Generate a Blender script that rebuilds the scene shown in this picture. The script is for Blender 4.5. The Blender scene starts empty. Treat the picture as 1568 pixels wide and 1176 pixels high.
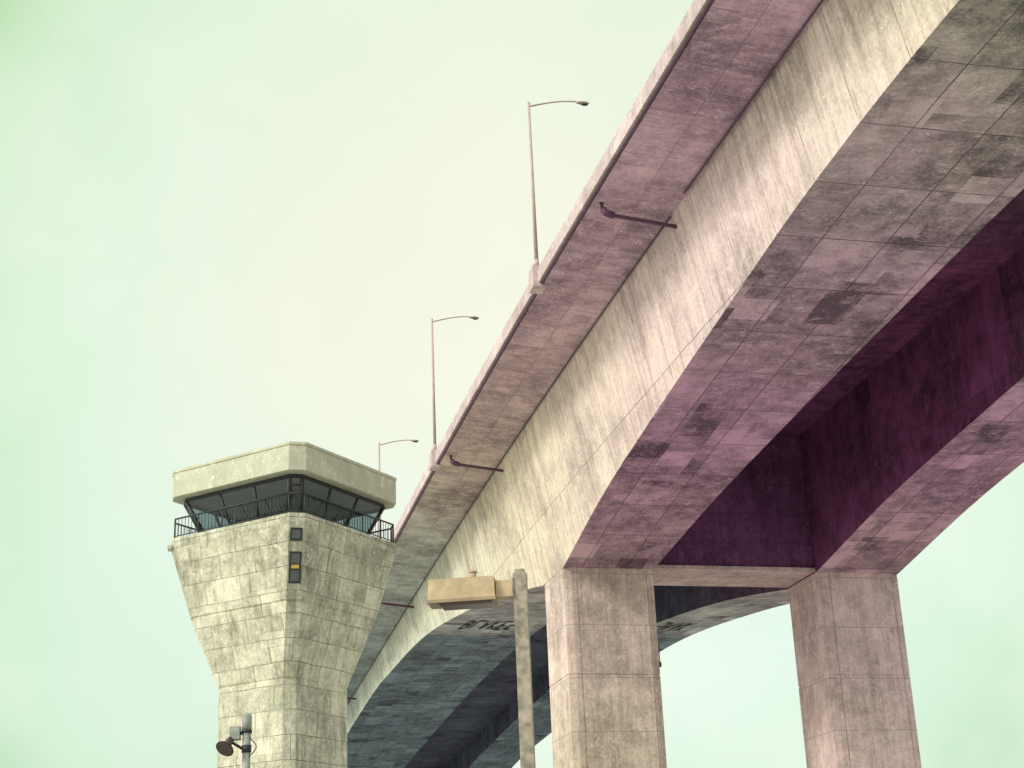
import bpy, math, random
from mathutils import Vector, Matrix
random.seed(7)
sc = bpy.context.scene
sc.view_settings.view_transform = 'Standard'
sc.view_settings.look = 'None'
sc.view_settings.exposure = 0
CAMZ = 1.6

# ------------------------------------------------------------------ materials
class NT:
    def __init__(self, tree):
        self.t = tree; self.n = tree.nodes; self.l = tree.links
    def node(self, typ, **kw):
        n = self.n.new(typ)
        for k, v in kw.items(): setattr(n, k, v)
        return n
    def link(self, a, b): self.l.new(a, b)
    def setin(self, sock, v):
        if isinstance(v, (int, float, tuple, list)): sock.default_value = v
        else: self.link(v, sock)
    def math(self, op, a, b=0.0, c=None, clamp=False):
        n = self.node('ShaderNodeMath', operation=op); n.use_clamp = clamp
        self.setin(n.inputs[0], a); self.setin(n.inputs[1], b)
        if c is not None: self.setin(n.inputs[2], c)
        return n.outputs[0]
    def mapr(self, v, a, b, c, d):
        n = self.node('ShaderNodeMapRange'); self.setin(n.inputs[0], v)
        for i, x in enumerate((a, b, c, d)): n.inputs[i+1].default_value = x
        return n.outputs[0]
    def mixc(self, fac, a, b, mode='MIX'):
        n = self.node('ShaderNodeMix', data_type='RGBA', blend_type=mode)
        self.setin(n.inputs[0], fac); self.setin(n.inputs[6], a); self.setin(n.inputs[7], b)
        return n.outputs[2]
    def ramp(self, v, stops, interp='LINEAR'):
        n = self.node('ShaderNodeValToRGB'); self.setin(n.inputs[0], v)
        cr = n.color_ramp; cr.interpolation = interp
        while len(cr.elements) < len(stops): cr.elements.new(0.5)
        for e, (p, c) in zip(cr.elements, stops):
            e.position = p; e.color = (c[0], c[1], c[2], 1)
        return n.outputs[0]
    def noise(self, vec, scale, detail=5, rough=.6, dist=0.0, color=False):
        n = self.node('ShaderNodeTexNoise')
        if vec is not None: self.link(vec, n.inputs['Vector'])
        n.inputs['Scale'].default_value = scale; n.inputs['Detail'].default_value = detail
        n.inputs['Roughness'].default_value = rough; n.inputs['Distortion'].default_value = dist
        return n.outputs['Color' if color else 'Fac']
    def vscale(self, vec, s, loc=(0, 0, 0)):
        n = self.node('ShaderNodeMapping'); self.link(vec, n.inputs[0])
        n.inputs['Scale'].default_value = s; n.inputs['Location'].default_value = loc
        return n.outputs[0]

def newmat(name):
    m = bpy.data.materials.new(name); m.use_nodes = True
    t = NT(m.node_tree); b = m.node_tree.nodes['Principled BSDF']
    return m, t, b

def simple(name, col, rough=.6, metal=0.0, var=.15, scale=3.0):
    m, t, b = newmat(name)
    g = t.node('ShaderNodeNewGeometry')
    n = t.noise(g.outputs['Position'], scale, 3)
    f = t.mapr(n, .3, .7, 1-var, 1+var)
    c = t.mixc(1.0, (*col, 1), f, 'MULTIPLY')
    t.link(c, b.inputs['Base Color'])
    b.inputs['Roughness'].default_value = rough; b.inputs['Metallic'].default_value = metal
    return m

def concrete(name, dark, light, brick=(5, 2.4, 0.0), seam=.45, patch=.35, streak=.3,
             tint=None, srange=(0, 250), bias=0.0, contrast=1.0, seamw=.03, drip=.5, small=.5, boards=0.0, tinty=None, grit=1.0, fine=1.0, loc=(.4, .2, 0), runs=0.0):
    m, t, b = newmat(name)
    uv = t.node('ShaderNodeUVMap').outputs[0]
    pos = t.node('ShaderNodeNewGeometry').outputs['Position']
    n1 = t.noise(pos, .14, 3, .6, .4)
    n2 = t.noise(pos, .8, 5, .72)
    n3 = t.noise(pos, 5, 4, .8)
    n4 = t.noise(t.vscale(uv, (1.7, .10, 1)), 1.0, 5, .72, .7)
    wob = t.node('ShaderNodeVectorMath', operation='MULTIPLY_ADD')
    t.link(t.noise(uv, .9, 1, .5, 0, True), wob.inputs[0]); wob.inputs[1].default_value = (.10, .10, 0); t.link(uv, wob.inputs[2])
    uvw = wob.outputs[0]
    def bricks(w, h, off, loc, mort):
        br = t.node('ShaderNodeTexBrick'); br.offset = off; br.squash = 1
        t.link(t.vscale(uvw, (1, 1, 1), loc), br.inputs['Vector'])
        br.inputs['Color1'].default_value = (0, 0, 0, 1); br.inputs['Color2'].default_value = (1, 1, 1, 1)
        br.inputs['Mortar'].default_value = (.5, .5, .5, 1)
        br.inputs['Scale'].default_value = 1; br.inputs['Mortar Size'].default_value = mort
        br.inputs['Mortar Smooth'].default_value = .3
        br.inputs['Brick Width'].default_value = w; br.inputs['Row Height'].default_value = h
        return br
    b1 = bricks(brick[0], brick[1], brick[2], loc, seamw)
    v = t.math('MULTIPLY_ADD', n1, 1.1, .5-.55)
    v = t.math('ADD', v, t.math('MULTIPLY_ADD', n2, 1.2*grit, -.6*grit))
    v = t.math('ADD', v, t.math('MULTIPLY_ADD', n3, 1.0*fine, -.5*fine))
    v = t.math('ADD', v, t.math('MULTIPLY_ADD', n4, streak*2, -streak))
    p1 = t.math('MULTIPLY_ADD', b1.outputs['Color'], patch, -patch/2)
    msk = t.mapr(n1, .42, .6, .35, 1.2)
    v = t.math('ADD', v, t.math('MULTIPLY', p1, msk))
    if small:
        b2 = bricks(brick[0]*.47, brick[1]*.63, .5, (1.9, .77, 0), .012)
        pk = t.math('SUBTRACT', t.mapr(b2.outputs['Color'], .82, .84, 0, 1), t.mapr(b2.outputs['Color'], .17, .19, 1, 0))
        msk2 = t.mapr(t.noise(pos, .17, 1), .48, .58, 0, 1)
        v = t.math('ADD', v, t.math('MULTIPLY', t.math('MULTIPLY', pk, small*.45), msk2))
    if boards:
        wv = t.noise(t.vscale(uv, (9, .03, 1)), 1.0, 2, .6)
        v = t.math('ADD', v, t.math('MULTIPLY_ADD', wv, boards, -boards/2))
    v = t.math('MULTIPLY_ADD', t.math('SUBTRACT', v, .5), contrast, .5+bias)
    mid = tuple((a+c)/2 for a, c in zip(dark, light))
    col = t.ramp(v, [(.1, dark), (.5, mid), (.9, light)])
    # efflorescence: thin pale wispy veins
    w = t.noise(t.vscale(uv, (.75, .30, 1), (9, 2, 0)), 1.0, 3, .55, 2.4)
    ve = t.mapr(t.math('ABSOLUTE', t.math('SUBTRACT', w, .5)), 0.0, .016, .8, 0.0)
    ve = t.math('MULTIPLY', ve, t.mapr(n2, .46, .54, 0, 1))
    col = t.mixc(ve, col, tuple(min(1, x*1.2) for x in light)+(1,))
    # dark pits / drips
    dk = t.mapr(t.noise(t.vscale(uv, (2.0, .32, 1), (3, 8, 0)), 1.0, 4, .75), .55, .72, 0, drip)
    col = t.mixc(dk, col, tuple(x*.6 for x in dark)+(1,))
    if runs:   # rain runs starting at the top of the wall (v = 0) and fading down
        sr = t.node('ShaderNodeSeparateXYZ'); t.link(uv, sr.inputs[0])
        rn = t.noise(t.vscale(uv, (2.6, .03, 1), (2, 5, 0)), 1.0, 4, .7)
        ln = t.math('MULTIPLY_ADD', t.noise(t.vscale(uv, (.9, 0, 1)), 1.0, 2, .6), 9.0, -2.2)
        fd = t.math('DIVIDE', t.math('SUBTRACT', ln, sr.outputs[1]), 2.5, clamp=True)
        rf = t.math('MULTIPLY', t.math('MULTIPLY', t.mapr(rn, .45, .6, 0, 1), fd), runs)
        col = t.mixc(rf, col, tuple(x*.75 for x in dark)+(1,))
    sm = t.math('MULTIPLY', b1.outputs['Fac'], t.math('MULTIPLY', t.mapr(n2, .35, .6, .3, 1.2), seam), clamp=True)
    col = t.mixc(sm, col, tuple(x*.3 for x in dark)+(1,))
    if small:
        sm2 = t.math('MULTIPLY', t.math('MULTIPLY', b2.outputs['Fac'], seam*.6), msk2)
        col = t.mixc(sm2, col, tuple(x*.5 for x in dark)+(1,))
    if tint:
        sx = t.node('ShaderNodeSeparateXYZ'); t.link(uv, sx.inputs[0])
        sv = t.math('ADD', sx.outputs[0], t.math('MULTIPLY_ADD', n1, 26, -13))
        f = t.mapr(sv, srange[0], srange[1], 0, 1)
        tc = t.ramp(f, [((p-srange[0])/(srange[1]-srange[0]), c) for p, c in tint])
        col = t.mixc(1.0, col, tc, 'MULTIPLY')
    if tinty:
        sx = t.node('ShaderNodeSeparateXYZ'); t.link(pos, sx.inputs[0])
        f = t.mapr(t.math('ADD', sx.outputs[2], t.math('MULTIPLY_ADD', n1, 14, -7)), tinty[0], tinty[1], 0, 1)
        col = t.mixc(1.0, col, t.ramp(f, [(0, tinty[2]), (1, tinty[3])]), 'MULTIPLY')
    t.link(col, b.inputs['Base Color'])
    b.inputs['Roughness'].default_value = .9
    b.inputs['Specular IOR Level'].default_value = .2
    bp = t.node('ShaderNodeBump'); bp.inputs['Strength'].default_value = .35; bp.inputs['Distance'].default_value = .06
    t.link(n3, bp.inputs['Height']); t.link(bp.outputs[0], b.inputs['Normal'])
    return m

T_WEB = [(30, (1, .98, .86)), (50, (1, .95, .90)), (72, (1, .86, .96)), (90, (1, .88, .92)), (118, (1, .95, .84)), (150, (.90, .97, .88)), (220, (.74, .90, .88))]  # T_ ramps: magenta light leak put into the concrete colours along the bridge
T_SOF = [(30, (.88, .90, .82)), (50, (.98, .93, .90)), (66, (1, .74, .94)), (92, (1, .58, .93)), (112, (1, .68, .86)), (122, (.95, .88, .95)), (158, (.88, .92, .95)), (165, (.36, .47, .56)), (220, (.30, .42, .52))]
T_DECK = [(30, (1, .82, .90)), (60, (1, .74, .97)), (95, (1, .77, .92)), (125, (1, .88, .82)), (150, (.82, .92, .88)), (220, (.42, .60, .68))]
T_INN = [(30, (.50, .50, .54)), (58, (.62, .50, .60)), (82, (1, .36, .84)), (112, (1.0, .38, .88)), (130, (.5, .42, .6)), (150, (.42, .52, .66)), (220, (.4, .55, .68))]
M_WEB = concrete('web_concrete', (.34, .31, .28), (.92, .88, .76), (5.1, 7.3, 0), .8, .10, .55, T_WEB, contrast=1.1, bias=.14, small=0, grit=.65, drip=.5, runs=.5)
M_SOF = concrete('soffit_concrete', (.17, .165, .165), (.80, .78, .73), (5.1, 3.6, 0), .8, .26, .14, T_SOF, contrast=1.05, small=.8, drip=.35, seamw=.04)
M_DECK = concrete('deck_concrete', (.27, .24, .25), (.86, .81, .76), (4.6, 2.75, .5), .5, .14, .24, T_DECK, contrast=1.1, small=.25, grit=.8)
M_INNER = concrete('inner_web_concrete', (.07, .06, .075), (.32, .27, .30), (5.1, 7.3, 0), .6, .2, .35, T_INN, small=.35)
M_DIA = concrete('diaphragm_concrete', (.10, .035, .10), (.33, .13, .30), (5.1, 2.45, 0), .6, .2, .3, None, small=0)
M_PAR = concrete('parapet_concrete', (.42, .34, .34), (.84, .72, .70), (6, 4, 0), .6, .12, .2, None, small=0)
CT = (4, 24, (1, .97, .78), (1, .91, .90))
M_COL = concrete('pier_concrete', (.34, .31, .27), (.94, .86, .76), (50, 4.05, 0), .5, .06, .35, None, contrast=1.0, bias=.08, small=0, boards=.5, tinty=CT, grit=.9)
M_COL2 = concrete('pier_concrete_pink', (.34, .28, .29), (.92, .79, .80), (50, 4.05, 0), .5, .06, .35, None, contrast=1.0, bias=.10, small=0, boards=.5, tinty=CT, grit=.9)
M_TOW = concrete('tower_concrete', (.20, .21, .145), (.88, .90, .68), (2.45, 1.3, .5), .8, .18, .36, None, contrast=1.0, seamw=.02, small=.3, bias=.09, grit=.9, drip=.7)
M_ROOF = concrete('roof_fascia_concrete', (.44, .46, .33), (.80, .83, .65), (4.2, 4, 0), .2, .05, .12, None, contrast=.6, seamw=.02, small=0, drip=.25)
M_STEEL = simple('lamp_steel', (.60, .48, .43), .5)
M_PIPE = simple('drain_pipe_iron', (.12, .06, .11), .6)
M_GROOVE = simple('rustication_shadow', (.24, .18, .17), .9)
M_DARK = simple('dark_metal', (.035, .04, .045), .5)
M_RAIL = simple('rail_metal', (.04, .05, .05), .5)
M_STAIN = simple('soot_stain', (.010, .007, .015), .9)
M_TAN = simple('luminaire_housing', (.62, .50, .30), .55, var=.2, scale=6)
M_TAN2 = simple('luminaire_rim', (.44, .36, .23), .55, var=.2, scale=6)
M_LENS = simple('lamp_lens', (.14, .11, .10), .25)
M_MAST = simple('mast_weathered', (.38, .35, .27), .8, var=.45, scale=9)
M_GREYP = simple('grey_pole', (.36, .40, .34), .6, var=.25, scale=8)
M_BROWN = simple('horn_brown', (.09, .06, .05), .5)
M_FRAME = simple('window_frame', (.45, .5, .47), .5)
M_ORANGE = simple('navigation_lens', (.75, .2, .05), .3)
M_YEL = simple('yellow_blind', (.7, .55, .1), .6)
M_INT = simple('cabin_interior', (.12, .14, .14), .8)
M_ASPH = simple('road_asphalt', (.05, .05, .052), .9)
def glass(name, tint, mixf):
    m, t, b = newmat(name)
    t.n.remove(b)
    out = [n for n in t.n if n.type == 'OUTPUT_MATERIAL'][0]
    tr = t.node('ShaderNodeBsdfTransparent'); tr.inputs[0].default_value = (*tint, 1)
    gl = t.node('ShaderNodeBsdfGlossy'); gl.inputs['Roughness'].default_value = .04
    gl.inputs['Color'].default_value = (.7, .75, .78, 1)
    mx = t.node('ShaderNodeMixShader'); mx.inputs[0].default_value = mixf
    t.link(tr.outputs[0], mx.inputs[1]); t.link(gl.outputs[0], mx.inputs[2]); t.link(mx.outputs[0], out.inputs[0])
    return m
M_GLASS = glass('cabin_glass', (.46, .55, .57), .14)

# ------------------------------------------------------------------ mesh builder
class MB:
    def __init__(self): self.v = []; self.f = []; self.m = []; self.uv = []; self.s = []; self.mats = []
    def mi(self, mat):
        if mat not in self.mats: self.mats.append(mat)
        return self.mats.index(mat)
    def face(self, pts, mat, uvs=None, smooth=False):
        i = len(self.v); self.v += [tuple(p) for p in pts]
        self.f.append(tuple(range(i, i+len(pts)))); self.m.append(self.mi(mat)); self.s.append(smooth)
        if uvs is None:
            a = Vector(pts[0]); e = (Vector(pts[1])-a); e = e.normalized() if e.length > 1e-9 else Vector((1, 0, 0))
            n = e.cross(Vector(pts[-1])-a); n = n.normalized() if n.length > 1e-9 else Vector((0, 0, 1))
            g = n.cross(e)
            uvs = [((Vector(p)-a).dot(e), (Vector(p)-a).dot(g)) for p in pts]
        self.uv.append(uvs)
    def box(self, c, ax, ay, az, mat, taper=1.0):
        c = Vector(c); ax = Vector(ax); ay = Vector(ay); az = Vector(az)
        P = lambda i, j, k: c+ax*i*(taper if k > 0 else 1)+ay*j*(taper if k > 0 else 1)+az*k
        q = [[(-1,-1,-1),(1,-1,-1),(1,-1,1),(-1,-1,1)], [(1,-1,-1),(1,1,-1),(1,1,1),(1,-1,1)],
             [(1,1,-1),(-1,1,-1),(-1,1,1),(1,1,1)], [(-1,1,-1),(-1,-1,-1),(-1,-1,1),(-1,1,1)],
             [(-1,-1,1),(1,-1,1),(1,1,1),(-1,1,1)], [(-1,1,-1),(1,1,-1),(1,-1,-1),(-1,-1,-1)]]
        for f in q: self.face([P(*x) for x in f], mat)
    def tube(self, pts, rad, mat, n=12, caps=True):
        pts = [Vector(p) for p in pts]
        if not isinstance(rad, (list, tuple)): rad = [rad]*len(pts)
        rings = []
        for i, p in enumerate(pts):
            d = (pts[min(i+1, len(pts)-1)]-pts[max(i-1, 0)]).normalized()
            u = d.cross(Vector((0, 0, 1)))
            if u.length < .2: u = d.cross(Vector((0, 1, 0)))
            u.normalize(); w = d.cross(u)
            rings.append([p+(u*math.cos(a)+w*math.sin(a))*rad[i] for a in [2*math.pi*k/n for k in range(n)]])
        for i in range(len(rings)-1):
            for k in range(n):
                k2 = (k+1) % n
                self.face([rings[i][k], rings[i][k2], rings[i+1][k2], rings[i+1][k]], mat, smooth=True)
        if caps:
            self.face(rings[0][::-1], mat); self.face(rings[-1], mat)
    def ellipsoid(self, c, ax, ay, az, mat, n=14):
        c = Vector(c); ax = Vector(ax); ay = Vector(ay); az = Vector(az)
        P = lambda i, j: c+ax*math.cos(math.pi*j/n-math.pi/2)*math.cos(2*math.pi*i/n)+ay*math.cos(math.pi*j/n-math.pi/2)*math.sin(2*math.pi*i/n)+az*math.sin(math.pi*j/n-math.pi/2)
        for i in range(n):
            for j in range(n):
                self.face([P(i, j), P(i+1, j), P(i+1, j+1), P(i, j+1)], mat, smooth=True)
    def obj(self, name, parent=None, weld=True):
        me = bpy.data.meshes.new(name); me.from_pydata(self.v, [], self.f)
        ul = me.uv_layers.new(name='UVMap')
        k = 0
        for fi, f in enumerate(self.f):
            for j in range(len(f)): ul.data[k].uv = self.uv[fi][j]; k += 1
        for mt in self.mats: me.materials.append(mt)
        me.polygons.foreach_set('material_index', self.m); me.polygons.foreach_set('use_smooth', self.s)
        if weld:
            import bmesh
            bm = bmesh.new(); bm.from_mesh(me); bmesh.ops.remove_doubles(bm, verts=bm.verts, dist=.0005)
            bmesh.ops.recalc_face_normals(bm, faces=bm.faces)
            bm.to_mesh(me); bm.free()
        me.update()
        o = bpy.data.objects.new(name, me); bpy.context.collection.objects.link(o)
        if parent: o.parent = parent
        return o
def empty(name, loc=(0, 0, 0)):
    e = bpy.data.objects.new(name, None); bpy.context.collection.objects.link(e); return e

# ------------------------------------------------------------------ bridge
BA = math.radians(14.2); SB, CB = math.sin(BA), math.cos(BA)
def B(s, t, z): return Vector((t*CB - s*SB, t*SB + s*CB, z+CAMZ))
DS = Vector((-SB, CB, 0)); DT = Vector((CB, SB, 0)); DZ = Vector((0, 0, 1))
def prof(s):
    if s < 70: return 0.0
    if s < 160: return -.0003*(s-70)**2
    return -2.43-.054*(s-160)
def J(s): return 41.0+prof(s)
TAB = [(-160, 35.2), (-60, 35.2), (-40, 34.6), (-20, 32), (-3, 28.8), (3, 28.8), (18, 32), (32, 34.5), (46.3, 35.25), (60.9, 34.75), (74, 33.6), (87.1, 32.3), (99.2, 30.9),
       (112.6, 28.65), (118.6, 28.65), (130, 30.5), (143.3, 32.1), (164, 33.75), (190, 33.8), (210, 32.9), (226.7, 31.8), (250, 29.8), (270, 26.2), (287, 20.5), (293, 20.5), (312, 22.6), (340, 24.2), (400, 21.6), (480, 17.4)]
def soff(s):
    if s <= TAB[0][0]: return TAB[0][1]
    for i in range(len(TAB)-1):
        a, b = TAB[i], TAB[i+1]
        if a[0] <= s <= b[0]:
            def tan(k):
                if k <= 0 or k >= len(TAB)-1: return 0
                d0 = (TAB[k][1]-TAB[k-1][1])/(TAB[k][0]-TAB[k-1][0]); d1 = (TAB[k+1][1]-TAB[k][1])/(TAB[k+1][0]-TAB[k][0])
                return None if d0*d1 <= 0 or abs(d0) < 1e-6 or abs(d1) < 1e-6 else (d0+d1)/2
            m0, m1 = tan(i), tan(i+1)
            h = b[0]-a[0]; d = (b[1]-a[1])/h
            if abs(d) < 1e-6: return a[1]
            m0 = d if (m0 is None and a[0] in (-3, 3, 112.6, 118.6, 287, 293)) else (m0 or 0)
            m1 = d if (m1 is None and b[0] in (-3, 3, 112.6, 118.6, 287, 293)) else (m1 or 0)
            x = (s-a[0])/h
            return (2*x**3-3*x**2+1)*a[1]+(x**3-2*x**2+x)*h*m0+(-2*x**3+3*x**2)*b[1]+(x**3-x**2)*h*m1
    return TAB[-1][1]
stations = sorted(set([x/1.0 for x in range(-160, 481, 3)]+[-3.0, 3.0, 112.6, 118.6, 287.0, 293.0]))
bridge = empty('concrete_highway_bridge')
def sec1(s):
    zb = soff(s); d = J(s)-zb
    return (29.6, J(s)), (29.6+.2*d, zb), (max(39.1+(12.35-d)*.4, 34+.2*d), zb), (44.0, J(s))
def sec2(s):
    zb = soff(s)
    return (53.1, J(s)), (53.1, zb), (60.3, zb), (60.3, J(s))
def girder(name, sec, mats):
    mb = MB()
    for a, b in zip(stations[:-1], stations[1:]):
        A, Bq = sec(a), sec(b)
        for k, mat in zip(range(3), mats):
            pa0, pa1, pb0, pb1 = A[k], A[k+1], Bq[k], Bq[k+1]
            pts = [B(a, *pa0), B(a, *pa1), B(b, *pb1), B(b, *pb0)]
            if k == 1: vs = [pa0[0]-30.1, pa1[0]-30.1, pb1[0]-30.1, pb0[0]-30.1]
            else: vs = [J(a)-pa0[1], J(a)-pa1[1], J(b)-pb1[1], J(b)-pb0[1]]
            mb.face(pts, mat, [(a, vs[0]), (a, vs[1]), (b, vs[2]), (b, vs[3])])
    return mb.obj(name, bridge)
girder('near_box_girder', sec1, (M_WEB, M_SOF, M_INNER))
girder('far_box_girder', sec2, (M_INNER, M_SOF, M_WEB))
# deck
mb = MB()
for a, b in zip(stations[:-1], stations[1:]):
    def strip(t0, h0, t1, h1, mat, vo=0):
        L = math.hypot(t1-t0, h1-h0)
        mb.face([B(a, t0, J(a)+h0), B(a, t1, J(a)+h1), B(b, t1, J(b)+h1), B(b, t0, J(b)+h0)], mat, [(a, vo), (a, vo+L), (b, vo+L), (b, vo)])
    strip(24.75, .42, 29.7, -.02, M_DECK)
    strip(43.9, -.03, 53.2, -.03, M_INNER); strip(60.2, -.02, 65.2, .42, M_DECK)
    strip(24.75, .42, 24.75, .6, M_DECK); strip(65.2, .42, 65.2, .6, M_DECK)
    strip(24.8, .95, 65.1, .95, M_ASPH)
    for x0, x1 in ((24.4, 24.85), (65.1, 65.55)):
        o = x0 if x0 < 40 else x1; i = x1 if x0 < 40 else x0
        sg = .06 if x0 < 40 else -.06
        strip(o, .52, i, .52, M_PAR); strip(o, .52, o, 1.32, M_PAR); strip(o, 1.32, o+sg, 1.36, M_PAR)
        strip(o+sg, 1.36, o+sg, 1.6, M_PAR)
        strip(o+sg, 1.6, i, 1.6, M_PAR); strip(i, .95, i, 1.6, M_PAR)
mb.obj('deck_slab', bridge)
mb = MB()
for t0 in (34.5, 38.2, 41.9, 48.4, 52.1, 55.8):
    for s0 in range(-150, 470, 12):
        mb.face([B(s0, t0, J(s0)+.954), B(s0, t0+.12, J(s0)+.954), B(s0+3, t0+.12, J(s0+3)+.956), B(s0+3, t0, J(s0+3)+.956)], M_FRAME)
mb.obj('lane_markings', bridge)
mb = MB()
mb.tube([B(s, 24.62, J(s)+.45) for s in stations if -100 < s < 330], .08, M_PIPE, 8)  # dark tube added to stand for the shadow groove under the parapet
mb.tube([B(s, 29.35, J(s)-.12) for s in stations if -100 < s < 76], .06, M_PIPE, 8)  # thin dark line added along the deck-web junction
mb.tube([B(s, 29.52, J(s)-.10) for s in stations if 75 < s < 330], .045, M_PIPE, 6)
mb.obj('edge_shadow_lines', bridge)
# piers
def column(name, s0, s1, t0, t1, ztop, mat, ch=.55):
    mb = MB()
    prof_ = [(s0, t0+ch), (s0+ch*.35, t0), (s1-ch*.35, t0), (s1, t0+ch), (s1, t1-ch), (s1-ch*.35, t1), (s0+ch*.35, t1), (s0, t1-ch)]
    cs, ct = (s0+s1)/2, (t0+t1)/2
    zs = []
    for zj in (4.2, 12.3, 20.4):
        if zj < ztop-2: zs += [(zj-.05, 0), (zj-.04, .06), (zj+.04, .06), (zj+.05, 0)]
    lev = [(-2.1, 0)]+zs+[(ztop, 0)]
    def ring(z, ins):
        return [(cs+(p[0]-cs)*(1-ins/abs(s1-cs)), ct+(p[1]-ct)*(1-ins/abs(t1-ct)), z) for p in prof_]
    per = [0]
    for i in range(8):
        a, b2 = prof_[i], prof_[(i+1) % 8]; per.append(per[-1]+math.hypot(a[0]-b2[0], a[1]-b2[1]))
    for (za, ia), (zb, ib) in zip(lev[:-1], lev[1:]):
        ra, rb = ring(za, ia), ring(zb, ib)
        for i in range(8):
            j = (i+1) % 8
            mb.face([B(*ra[i]), B(*ra[j]), B(*rb[j]), B(*rb[i])], mat, [(per[i]+3, za-.15), (per[i+1]+3, za-.15), (per[i+1]+3, zb-.15), (per[i]+3, zb-.15)])
    for tt in (t0+1.05, t1-.62):
        mb.box(B(s0, tt, (ztop-2.1)/2), DS*.008, DT*.018, DZ*((ztop+2.1)/2-.1), M_GROOVE)
    mb.box(B(cs, ct, -CAMZ+.3), DS*(abs(s1-s0)/2+1.2), DT*(abs(t1-t0)/2+1.2), DZ*.6, mat)
    return mb.obj(name, bridge)
for s0, s1 in ((-3, 3), (112.62, 118.58), (287, 293)):
    zt = soff(s0)+.02
    a = sec1(s0)
    column('pier_column', s0, s1, a[1][0]+.01, a[2][0]-.02, zt, M_COL)
    column('pier_column', s0, s1, 53.11, 60.28, zt, M_COL2)
    mb = MB()
    z0, z1 = soff(s0)+.25, J(s0)-.1
    c = B((s0+s1)/2, (a[2][0]+53.3)/2+1, (z0+z1)/2)
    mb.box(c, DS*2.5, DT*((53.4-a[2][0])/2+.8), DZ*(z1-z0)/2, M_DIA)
    mb.box(B((s0+s1)/2, (a[2][0]+53.1)/2, z0), DS*2.85, DT*((53.1-a[2][0])/2-.02), DZ*.14, M_COL2)
    mb.obj('pier_diaphragm', bridge)
# drain pipes with elbow
mb = MB()
for s in (76.8, 122, 166, 30, 212):
    zz = J(s)
    mb.tube([B(s, 29.9, zz-.85), B(s, 26.0, zz-.42), B(s, 25.55, zz-.3), B(s, 25.3, zz-.05), B(s, 25.25, zz+.45)], .12, M_PIPE, 10)
    mb.tube([B(s, 25.95, zz-.41), B(s, 25.5, zz-.28), B(s, 25.3, zz-.05)], .21, M_PIPE, 10)
    mb.tube([B(s, 29.82, zz-.8), B(s, 29.9, zz-1.2), B(s, 30.02, zz-2.0)], .035, M_PIPE, 8)
mb.obj('drain_pipes', bridge)
mb = MB()
s = 160
mb.tube([B(s, 25.0, J(s)+.3), B(s, 25.0, J(s)-1.6)], .06, M_DARK, 8)
mb.ellipsoid(B(s, 25.0, J(s)-1.9), DS*.25, DT*.25, DZ*.35, M_ORANGE, 8)
s = 168
mb.tube([B(s, 58.6, soff(s)+.1), B(s, 58.6, soff(s)-2.1)], .05, M_DARK, 8)
mb.ellipsoid(B(s, 58.6, soff(s)-2.3), DS*.2, DT*.2, DZ*.35, M_DARK, 8)
mb.obj('navigation_lights', bridge)
# graffiti: block letters painted on the soffit, strokes on a 0..1 grid (x along t, y along s)
GL = {'B': [(0,0,0,1),(0,1,.8,.9),(0,.5,.8,.55),(0,0,.8,.1),(.8,.1,.8,.9)], 'L': [(0,0,0,1),(0,0,.9,0)],
      'A': [(0,0,.4,1),(.4,1,.9,0),(.2,.4,.7,.4)], 'K': [(0,0,0,1),(0,.5,.8,1),(0,.5,.8,0)],
      'S': [(0,0,.8,0),(.8,0,.8,.5),(.8,.5,0,.5),(0,.5,0,1),(0,1,.8,1)], 'E': [(0,0,0,1),(0,1,.8,1),(0,.5,.6,.5),(0,0,.8,0)],
      'N': [(0,0,0,1),(0,1,.8,0),(.8,0,.8,1)], 'R': [(0,0,0,1),(0,1,.8,.9),(.8,.9,.7,.5),(.7,.5,0,.5),(.2,.5,.9,0)]}
mb = MB(); kz = 0
def stroke(s0, t0, s1, t1, ws, wt):
    global kz
    kz += 1
    z = -.02-.003*(kz % 9)
    # calligraphic nib: wide along s, narrow along t
    if abs(t1-t0) > abs(s1-s0)*.25: P = [(s0-ws/2, t0), (s0+ws/2, t0), (s1+ws/2, t1), (s1-ws/2, t1)]
    else: P = [(s0, t0-wt/2), (s0, t0+wt/2), (s1, t1+wt/2), (s1, t1-wt/2)]
    mb.face([B(a, b2, soff(a)+z) for a, b2 in P], M_STAIN)
for t0, word in ((33.1, 'BLAKES'), (54.0, 'SNAK')):
    for i, chx in enumerate(word):
        so_ = 152.2+random.uniform(-.4, .4)
        for x0, y0, x1, y1 in GL[chx]:
            stroke(so_+y0*6.2, t0+i*.98+x0*.75, so_+y1*6.2, t0+i*.98+x1*.75, 1.0, .2)
mb.obj('soffit_graffiti', bridge)

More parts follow.
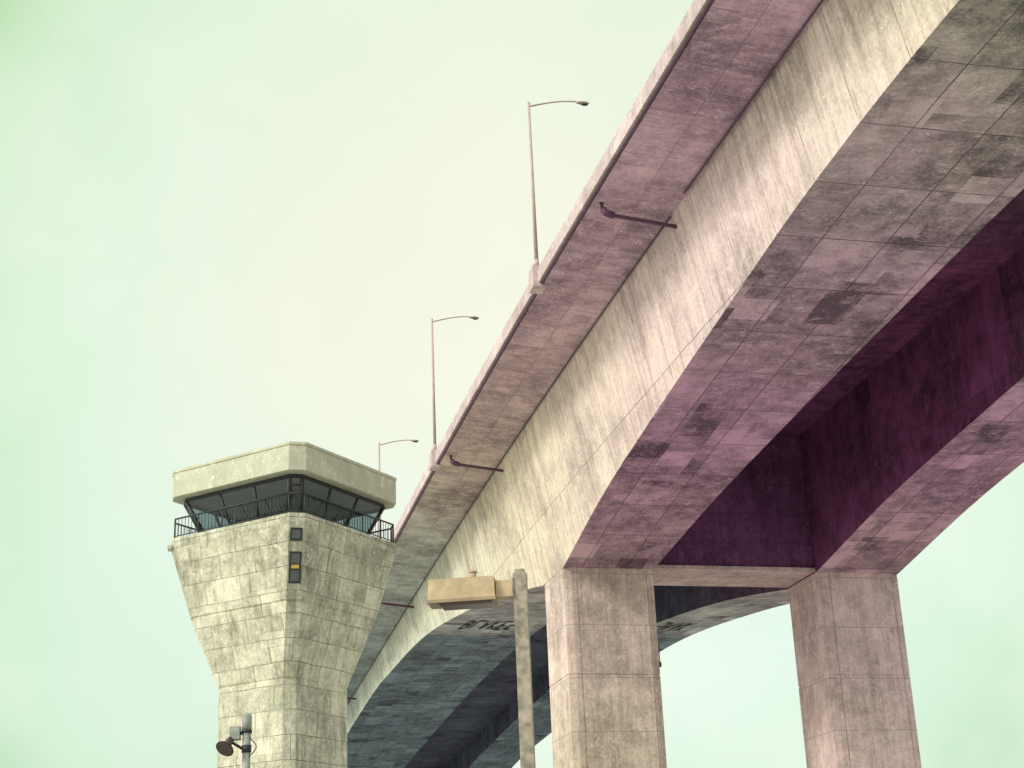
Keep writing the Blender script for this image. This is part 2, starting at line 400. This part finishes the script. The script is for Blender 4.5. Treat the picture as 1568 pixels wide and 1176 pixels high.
# ------------------------------------------------------------------ street lamps on the deck
def street_lamp(s, name='street_lamp'):
    par = empty(name)
    z0 = J(s)
    mb = MB()
    mb.box(B(s, 24.5, z0+.95), DS*.62, DT*.46, DZ*.72, M_PAR, .92)
    mb.box(B(s, 24.5, z0+1.78), DS*.36, DT*.34, DZ*.11, M_PAR)
    mb.obj('pedestal', par)
    mb = MB(); zb = z0+1.9; H = 12.3
    mb.tube([B(s, 24.5, zb), B(s, 24.5, zb+.5)], .17, M_STEEL, 12)
    mb.tube([B(s, 24.5, zb+.5), B(s, 24.5, zb+H)], [.135, .085], M_STEEL, 12)
    mb.ellipsoid(B(s, 24.5, zb+H), DS*.1, DT*.1, DZ*.12, M_STEEL, 8)
    mb.obj('pole', par)
    mb = MB()
    pts = []
    for i in range(9):
        x = i/8; pts.append(B(s, 24.5+3.5*x, zb+H-.25+.75*math.sin(x*math.pi*.5)-.03*x))
    mb.tube(pts, [.065-.02*i/8 for i in range(9)], M_STEEL, 8)
    mb.obj('arm', par)
    mb = MB()
    mb.ellipsoid(B(s, 24.5+3.85, zb+H+.42), DT*.5, DS*.19, DZ*.12, M_STEEL, 12)
    mb.ellipsoid(B(s, 24.5+3.98, zb+H+.33), DT*.28, DS*.15, DZ*.12, M_LENS, 12)
    mb.obj('lamp_head', par)
for s in (52, 88.9, 125, 156, 190, 224, 16): street_lamp(s)

# ------------------------------------------------------------------ control tower
tower = empty('bridge_control_tower')
TA = math.radians(59.3)
A_ = Vector((math.cos(TA), math.sin(TA), 0)); B_ = Vector((-math.sin(TA), math.cos(TA), 0))
TC = Vector((-13.26, 85.2, CAMZ))
def octo(W, c, z):
    h = W/2
    pts = [(-h+c, -h), (h-c, -h), (h, -h+c), (h, h-c), (h-c, h), (-h+c, h), (-h, h-c), (-h, -h+c)]
    return [TC+A_*a+B_*b+DZ*z for a, b in pts]
def shell(mb, secs, mat, top=True, bottom=False):
    rings = [octo(*q) for q in secs]
    vv = 0
    for i in range(len(rings)-1):
        lo, hi = rings[i], rings[i+1]
        dv = (lo[0]-hi[0]).length
        for k in range(8):
            j = (k+1) % 8
            wl = (lo[k]-lo[j]).length/2; wh = (hi[k]-hi[j]).length/2; o = 11.3*k
            mb.face([lo[k], lo[j], hi[j], hi[k]], mat, [(o-wl, vv), (o+wl, vv), (o+wh, vv+dv), (o-wh, vv+dv)])
        vv += dv
    if top: mb.face(rings[-1], mat)
    if bottom: mb.face(rings[0][::-1], mat)
mb = MB()
S = [(5.4, .5, -2.2), (5.4, .5, 6.2), (5.3, .5, 6.23), (5.3, .5, 6.29), (5.4, .5, 6.32), (5.4, .5, 14.6), (5.3, .5, 14.63), (5.32, .5, 14.70), (5.45, .5, 14.75),
     (7.65, .55, 18.4), (7.55, .55, 18.44), (7.59, .55, 18.52), (7.75, .55, 18.56), (9.5, .6, 22.45), (9.5, .6, 22.95)]
shell(mb, S, M_TOW)
mb.obj('shaft', tower)
mb = MB()
shell(mb, [(9.4, .6, 25.3), (9.6, .65, 25.34), (9.6, .65, 26.66), (9.52, .65, 26.7), (9.52, .65, 26.74), (9.66, .65, 26.76), (9.66, .65, 26.9)], M_ROOF, True, True)
mb.obj('roof', tower)
mb = MB()
shell(mb, [(7.0, .5, 22.9), (7.05, .5, 23.35)], M_DARK, False, True)
shell(mb, [(8.46, .5, 25.12), (8.5, .5, 25.32)], M_DARK, True)
shell(mb, [(.7, .15, 22.95), (.7, .15, 25.3)], M_INT, True)
mb.obj('cabin_core', tower)
mb = MB()
lo, hi = octo(7.0, .5, 23.35), octo(8.45, .5, 25.14)
for k in range(8):
    j = (k+1) % 8
    mb.face([lo[k], lo[j], hi[j], hi[k]], M_GLASS)
mb.obj('cabin_glazing', tower)
mb = MB()
for k in range(8):
    j = (k+1) % 8
    n = 3 if (lo[k]-lo[j]).length > 2 else 1
    for i in range(n):
        f = i/n; mb.tube([lo[k].lerp(lo[j], f), hi[k].lerp(hi[j], f)], .12 if i == 0 else .085, M_DARK, 6)
    mb.tube([lo[k], lo[j]], .05, M_FRAME, 6); mb.tube([hi[k], hi[j]], .07, M_DARK, 6)
mb.obj('window_mullions', tower)
mb = MB()
for a, b2 in ((-2.6, .6), (-2.6, 1.5), (-1.0, 2.2)):
    mb.box(TC+A_*a+B_*b2+DZ*24.1, A_*.05, B_*.05, DZ*1.1, M_FRAME)
for a, b2, h in ((-1.8, 2.2, .4), (-2.4, -.5, .35), (1.2, -2.3, .4), (-2.2, -2.1, .35)):
    mb.box(TC+A_*a+B_*b2+DZ*(22.95+h), A_*.6, B_*.35, DZ*h, M_INT, .8)
    mb.box(TC+A_*a+B_*b2+DZ*(22.95+2*h+.2), A_*.3, B_*.05, DZ*.22, M_DARK)
mb.obj('cabin_consoles', tower)
mb = MB()
rb = octo(9.3, .6, 22.95)
for k in range(8):
    j = (k+1) % 8
    a, b2 = rb[k], rb[j]
    L = (a-b2).length
    for h in (.12, 1.12): mb.tube([a+DZ*h, b2+DZ*h], .03 if h < 1 else .05, M_RAIL, 6)
    n = max(2, int(L/.24))
    for i in range(n):
        p = a.lerp(b2, i/n)
        big = (i % 7 == 0)
        mb.tube([p+DZ*(0 if big else .12), p+DZ*1.12], .042 if big else .019, M_RAIL, 5)
mb.obj('balcony_railing', tower)
def corner_pt(z):
    for (W0, c0, z0), (W1, c1, z1) in zip(S[:-1], S[1:]):
        if z0 <= z <= z1:
            f = (z-z0)/(z1-z0); o = octo(W0+(W1-W0)*f, c0+(c1-c0)*f, z)
            return o[7], o[0]
mb = MB()
def slot(z0, z1, w, pr, mat, zoff=0):
    out = -(A_+B_).normalized()
    q0, q1 = corner_pt(z0), corner_pt(z1)
    m0, m1 = (q0[0]+q0[1])/2, (q1[0]+q1[1])/2
    e = (q0[1]-q0[0]).normalized()
    n = e.cross((m1-m0).normalized()).normalized()
    if n.dot(out) < 0: n = -n
    c = (m0+m1)/2
    mb.box(c+n*(pr-.1), e*w/2, (m1-m0)/2, n*.1, mat)
for z0, z1 in ((21.5, 22.15), (19.35, 20.95)):
    slot(z0, z1, .64, .03, M_DARK)
slot(20.1, 20.28, .4, .045, M_YEL); slot(20.35, 20.85, .46, .04, M_INT); slot(19.45, 20.0, .46, .04, M_INT)
slot(21.62, 22.03, .46, .04, M_INT)
mb.obj('slot_windows', tower)
mb = MB()
q = octo(9.5, .6, 22.5)
mb.box(q[6]+Vector((-.1, 0, -.05)), (.12, 0, 0), (0, .12, 0), (0, 0, .1), M_STEEL)
mb.box(q[5]*.5+q[6]*.5+Vector((-.1, 0, -.05)), (.1, 0, 0), (0, .1, 0), (0, 0, .1), M_STEEL)
mb.obj('corner_floodlights', tower)

# ------------------------------------------------------------------ area luminaire on mast
al = empty('area_light')
R = Matrix.Rotation(math.radians(-6), 3, 'Z')
ex, ey = R @ Vector((1, 0, 0)), R @ Vector((0, 1, 0))
O = Vector((.0, 18, CAMZ))
mb = MB()
mb.box(O+DZ*(4.35-1.6)/2, ex*.078, ey*.078, DZ*(4.35+1.6)/2, M_MAST)
mb.box(O+DZ*4.37, ex*.055, ey*.055, DZ*.03, M_MAST)
mb.box(O+DZ*(-1.5), ex*.16, ey*.16, DZ*.1, M_DARK)
mb.obj('mast', al)
mb = MB()
mb.box(O+ex*-.18+DZ*4.17, ex*.105, ey*.09, DZ*.10, M_TAN)
mb.box(O+ex*-.085+DZ*4.17, ex*.006, ey*.10, DZ*.12, M_MAST)
mb.obj('arm', al)
def prism(mb, sec_lo, sec_hi, mat):
    n = len(sec_lo)
    for i in range(n):
        j = (i+1) % n
        mb.face([sec_lo[i], sec_lo[j], sec_hi[j], sec_hi[i]], mat)
    mb.face(sec_hi, mat); mb.face(sec_lo[::-1], mat)
def rect(cx, hw, hd, z):
    return [O+ex*(cx+a*hw)+ey*(b*hd)+DZ*z for a, b in ((-1, -1), (1, -1), (1, 1), (-1, 1))]
mb = MB(); cx = -.69
prism(mb, rect(cx, .405, .17, 4.03), rect(cx, .41, .175, 4.065), M_TAN2)
prism(mb, rect(cx, .40, .165, 4.068), rect(cx, .39, .15, 4.31), M_TAN)
prism(mb, rect(cx, .385, .145, 4.313), rect(cx, .36, .12, 4.325), M_TAN)
mb.obj('housing', al)
mb = MB()
prism(mb, rect(cx+.05, .30, .13, 3.995), rect(cx+.05, .33, .15, 4.028), M_LENS)
mb.obj('lens', al)
mb = MB()
mb.tube([O+ex*(cx+.13)+DZ*4.32, O+ex*(cx+.13)+DZ*4.40], .035, M_TAN2, 12); mb.tube([O+ex*(cx+.13)+DZ*4.40, O+ex*(cx+.13)+DZ*4.42], .045, M_TAN2, 12)
mb.obj('photocell', al)

# ------------------------------------------------------------------ horn speaker pole (lower left)
sp = empty('speaker_pole')
O2 = Vector((-3.93, 22, CAMZ))
mb = MB()
mb.tube([O2+DZ*-1.6, O2+DZ*3.25], .058, M_GREYP, 14)
mb.tube([O2+DZ*3.25, O2+DZ*3.44], .068, M_GREYP, 14); mb.tube([O2+DZ*3.44, O2+DZ*3.47], [.068, .04], M_GREYP, 14)
mb.tube([O2+DZ*3.2, O2+DZ*3.24], .075, M_DARK, 14)
mb.obj('pole', sp)
mb = MB()
mb.box(O2+Vector((-.16, -.02, 3.2)), (.07, 0, 0), (0, .06, 0), (0, 0, .09), M_GREYP)
mb.box(O2+Vector((-.07, 0, 3.2)), (.05, 0, 0), (0, .03, 0), (0, 0, .02), M_DARK)
mb.obj('junction_box', sp)
mb = MB()
hd = Vector((-.30, -.62, -.72)).normalized()
hc = O2+Vector((-.27, -.16, 2.98))
mb.tube([hc-hd*.22, hc-hd*.1, hc-hd*.03, hc, hc+hd*.012], [.045, .055, .085, .13, .135], M_BROWN, 18)
mb.tube([hc+hd*.013, hc+hd*.016], [.115, .115], M_LENS, 18)
mb.tube([hc-hd*.15, O2+Vector((-.05, -.03, 2.98))], .02, M_DARK, 8)
mb.tube([O2+DZ*2.93, O2+DZ*3.03], .07, M_DARK, 12)
mb.obj('horn_speaker', sp)
mb = MB()
mb.tube([O2+Vector((.05, -.02, 3.15))]+[O2+Vector((.05+.09*math.sin(math.pi*i/8), -.03, 3.12-.03*i)) for i in range(9)]+[O2+Vector((.04, -.03, 2.84))], .008, M_DARK, 6)
mb.obj('cable', sp)

# ------------------------------------------------------------------ ground
m, t, b = newmat('ground_gravel')
pos = t.node('ShaderNodeNewGeometry').outputs['Position']
n1 = t.noise(pos, .05, 3); n2 = t.noise(pos, 3, 3, .7)
v = t.math('ADD', t.math('MULTIPLY', n1, .6), t.math('MULTIPLY', n2, .4))
t.link(t.ramp(v, [(.3, (.38, .37, .34)), (.7, (.58, .56, .52))]), b.inputs['Base Color']); b.inputs['Roughness'].default_value = .95
mb = MB(); mb.face([(-2500, -2500, 0), (2500, -2500, 0), (2500, 2500, 0), (-2500, 2500, 0)], m); mb.obj('ground', weld=False)
mb = MB(); mb.face([(-9, -400, .004), (-1.5, -400, .004), (-1.5, 70, .004), (-9, 70, .004)], M_ASPH); mb.obj('service_road', weld=False)

# ------------------------------------------------------------------ world
w = bpy.data.worlds.new('World'); sc.world = w; w.use_nodes = True
t = NT(w.node_tree)
out = [n for n in t.n if n.type == 'OUTPUT_WORLD'][0]; bg = [n for n in t.n if n.type == 'BACKGROUND'][0]
SUN_DIR = Vector((-.85, -.50, .56)).normalized()
el = math.asin(SUN_DIR.z); az = math.atan2(SUN_DIR.x, SUN_DIR.y)
sky = t.node('ShaderNodeTexSky', sky_type='NISHITA'); sky.sun_disc = False
sky.sun_elevation = el; sky.sun_rotation = az; sky.dust_density = 4; sky.air_density = .8
t.link(sky.outputs[0], bg.inputs[0]); bg.inputs[1].default_value = .05
bg2 = t.node('ShaderNodeBackground')
tc = t.node('ShaderNodeTexCoord').outputs['Generated']
cd = Vector((0.0, .925, .38)).normalized()
dp = t.node('ShaderNodeVectorMath', operation='DOT_PRODUCT'); t.link(tc, dp.inputs[0]); dp.inputs[1].default_value = cd
cl = t.noise(tc, 3.0, 4, .55, .3)
dv = t.math('ADD', dp.outputs['Value'], t.math('MULTIPLY_ADD', cl, .05, -.025))
f = t.mapr(dv, .75, 1.0, 0, 1)
green = t.ramp(f, [(0, (.72, .72, .66)), (.4, (.60, .70, .50)), (.66, (.27, .55, .16)), (.76, (.52, .75, .42)), (.87, (.71, .84, .62)), (.95, (.80, .85, .65)), (1, (.88, .86, .64))])
sx = t.node('ShaderNodeSeparateXYZ'); t.link(tc, sx.inputs[0])
lowf = t.mapr(sx.outputs[2], .10, .34, .4, 0)
colr = t.mixc(lowf, green, (.72, .80, .75, 1))
colr = t.mixc(t.mapr(t.noise(tc, 4.5, 4, .55), .44, .60, 0, .35), colr, (.90, .91, .74, 1))
t.link(colr, bg2.inputs[0]); bg2.inputs[1].default_value = 1.0
add = t.node('ShaderNodeAddShader'); t.link(bg.outputs[0], add.inputs[0]); t.link(bg2.outputs[0], add.inputs[1]); t.link(add.outputs[0], out.inputs[0])

sd = bpy.data.lights.new('sun', 'SUN'); sd.energy = 1.5; sd.angle = math.radians(12); sd.color = (1, .94, .86)
so = bpy.data.objects.new('sun', sd); bpy.context.collection.objects.link(so)
so.rotation_euler = (-SUN_DIR).to_track_quat('-Z', 'Y').to_euler()

# ------------------------------------------------------------------ camera
cd_ = bpy.data.cameras.new('camera'); cam = bpy.data.objects.new('camera', cd_); bpy.context.collection.objects.link(cam)
cd_.sensor_width = 36; cd_.lens = 36*2366/1568; cd_.clip_end = 6000
th = math.radians(20.6); r = math.atan(.042)
F = Vector((0, math.cos(th), math.sin(th))); U = Vector((0, -math.sin(th), math.cos(th))); X = Vector((1, 0, 0))
right = X*math.cos(r)-U*math.sin(r); up = X*math.sin(r)+U*math.cos(r)
M = Matrix((right, up, -F)).transposed().to_4x4(); M.translation = Vector((0, 0, CAMZ))
cam.matrix_world = M
sc.camera = cam
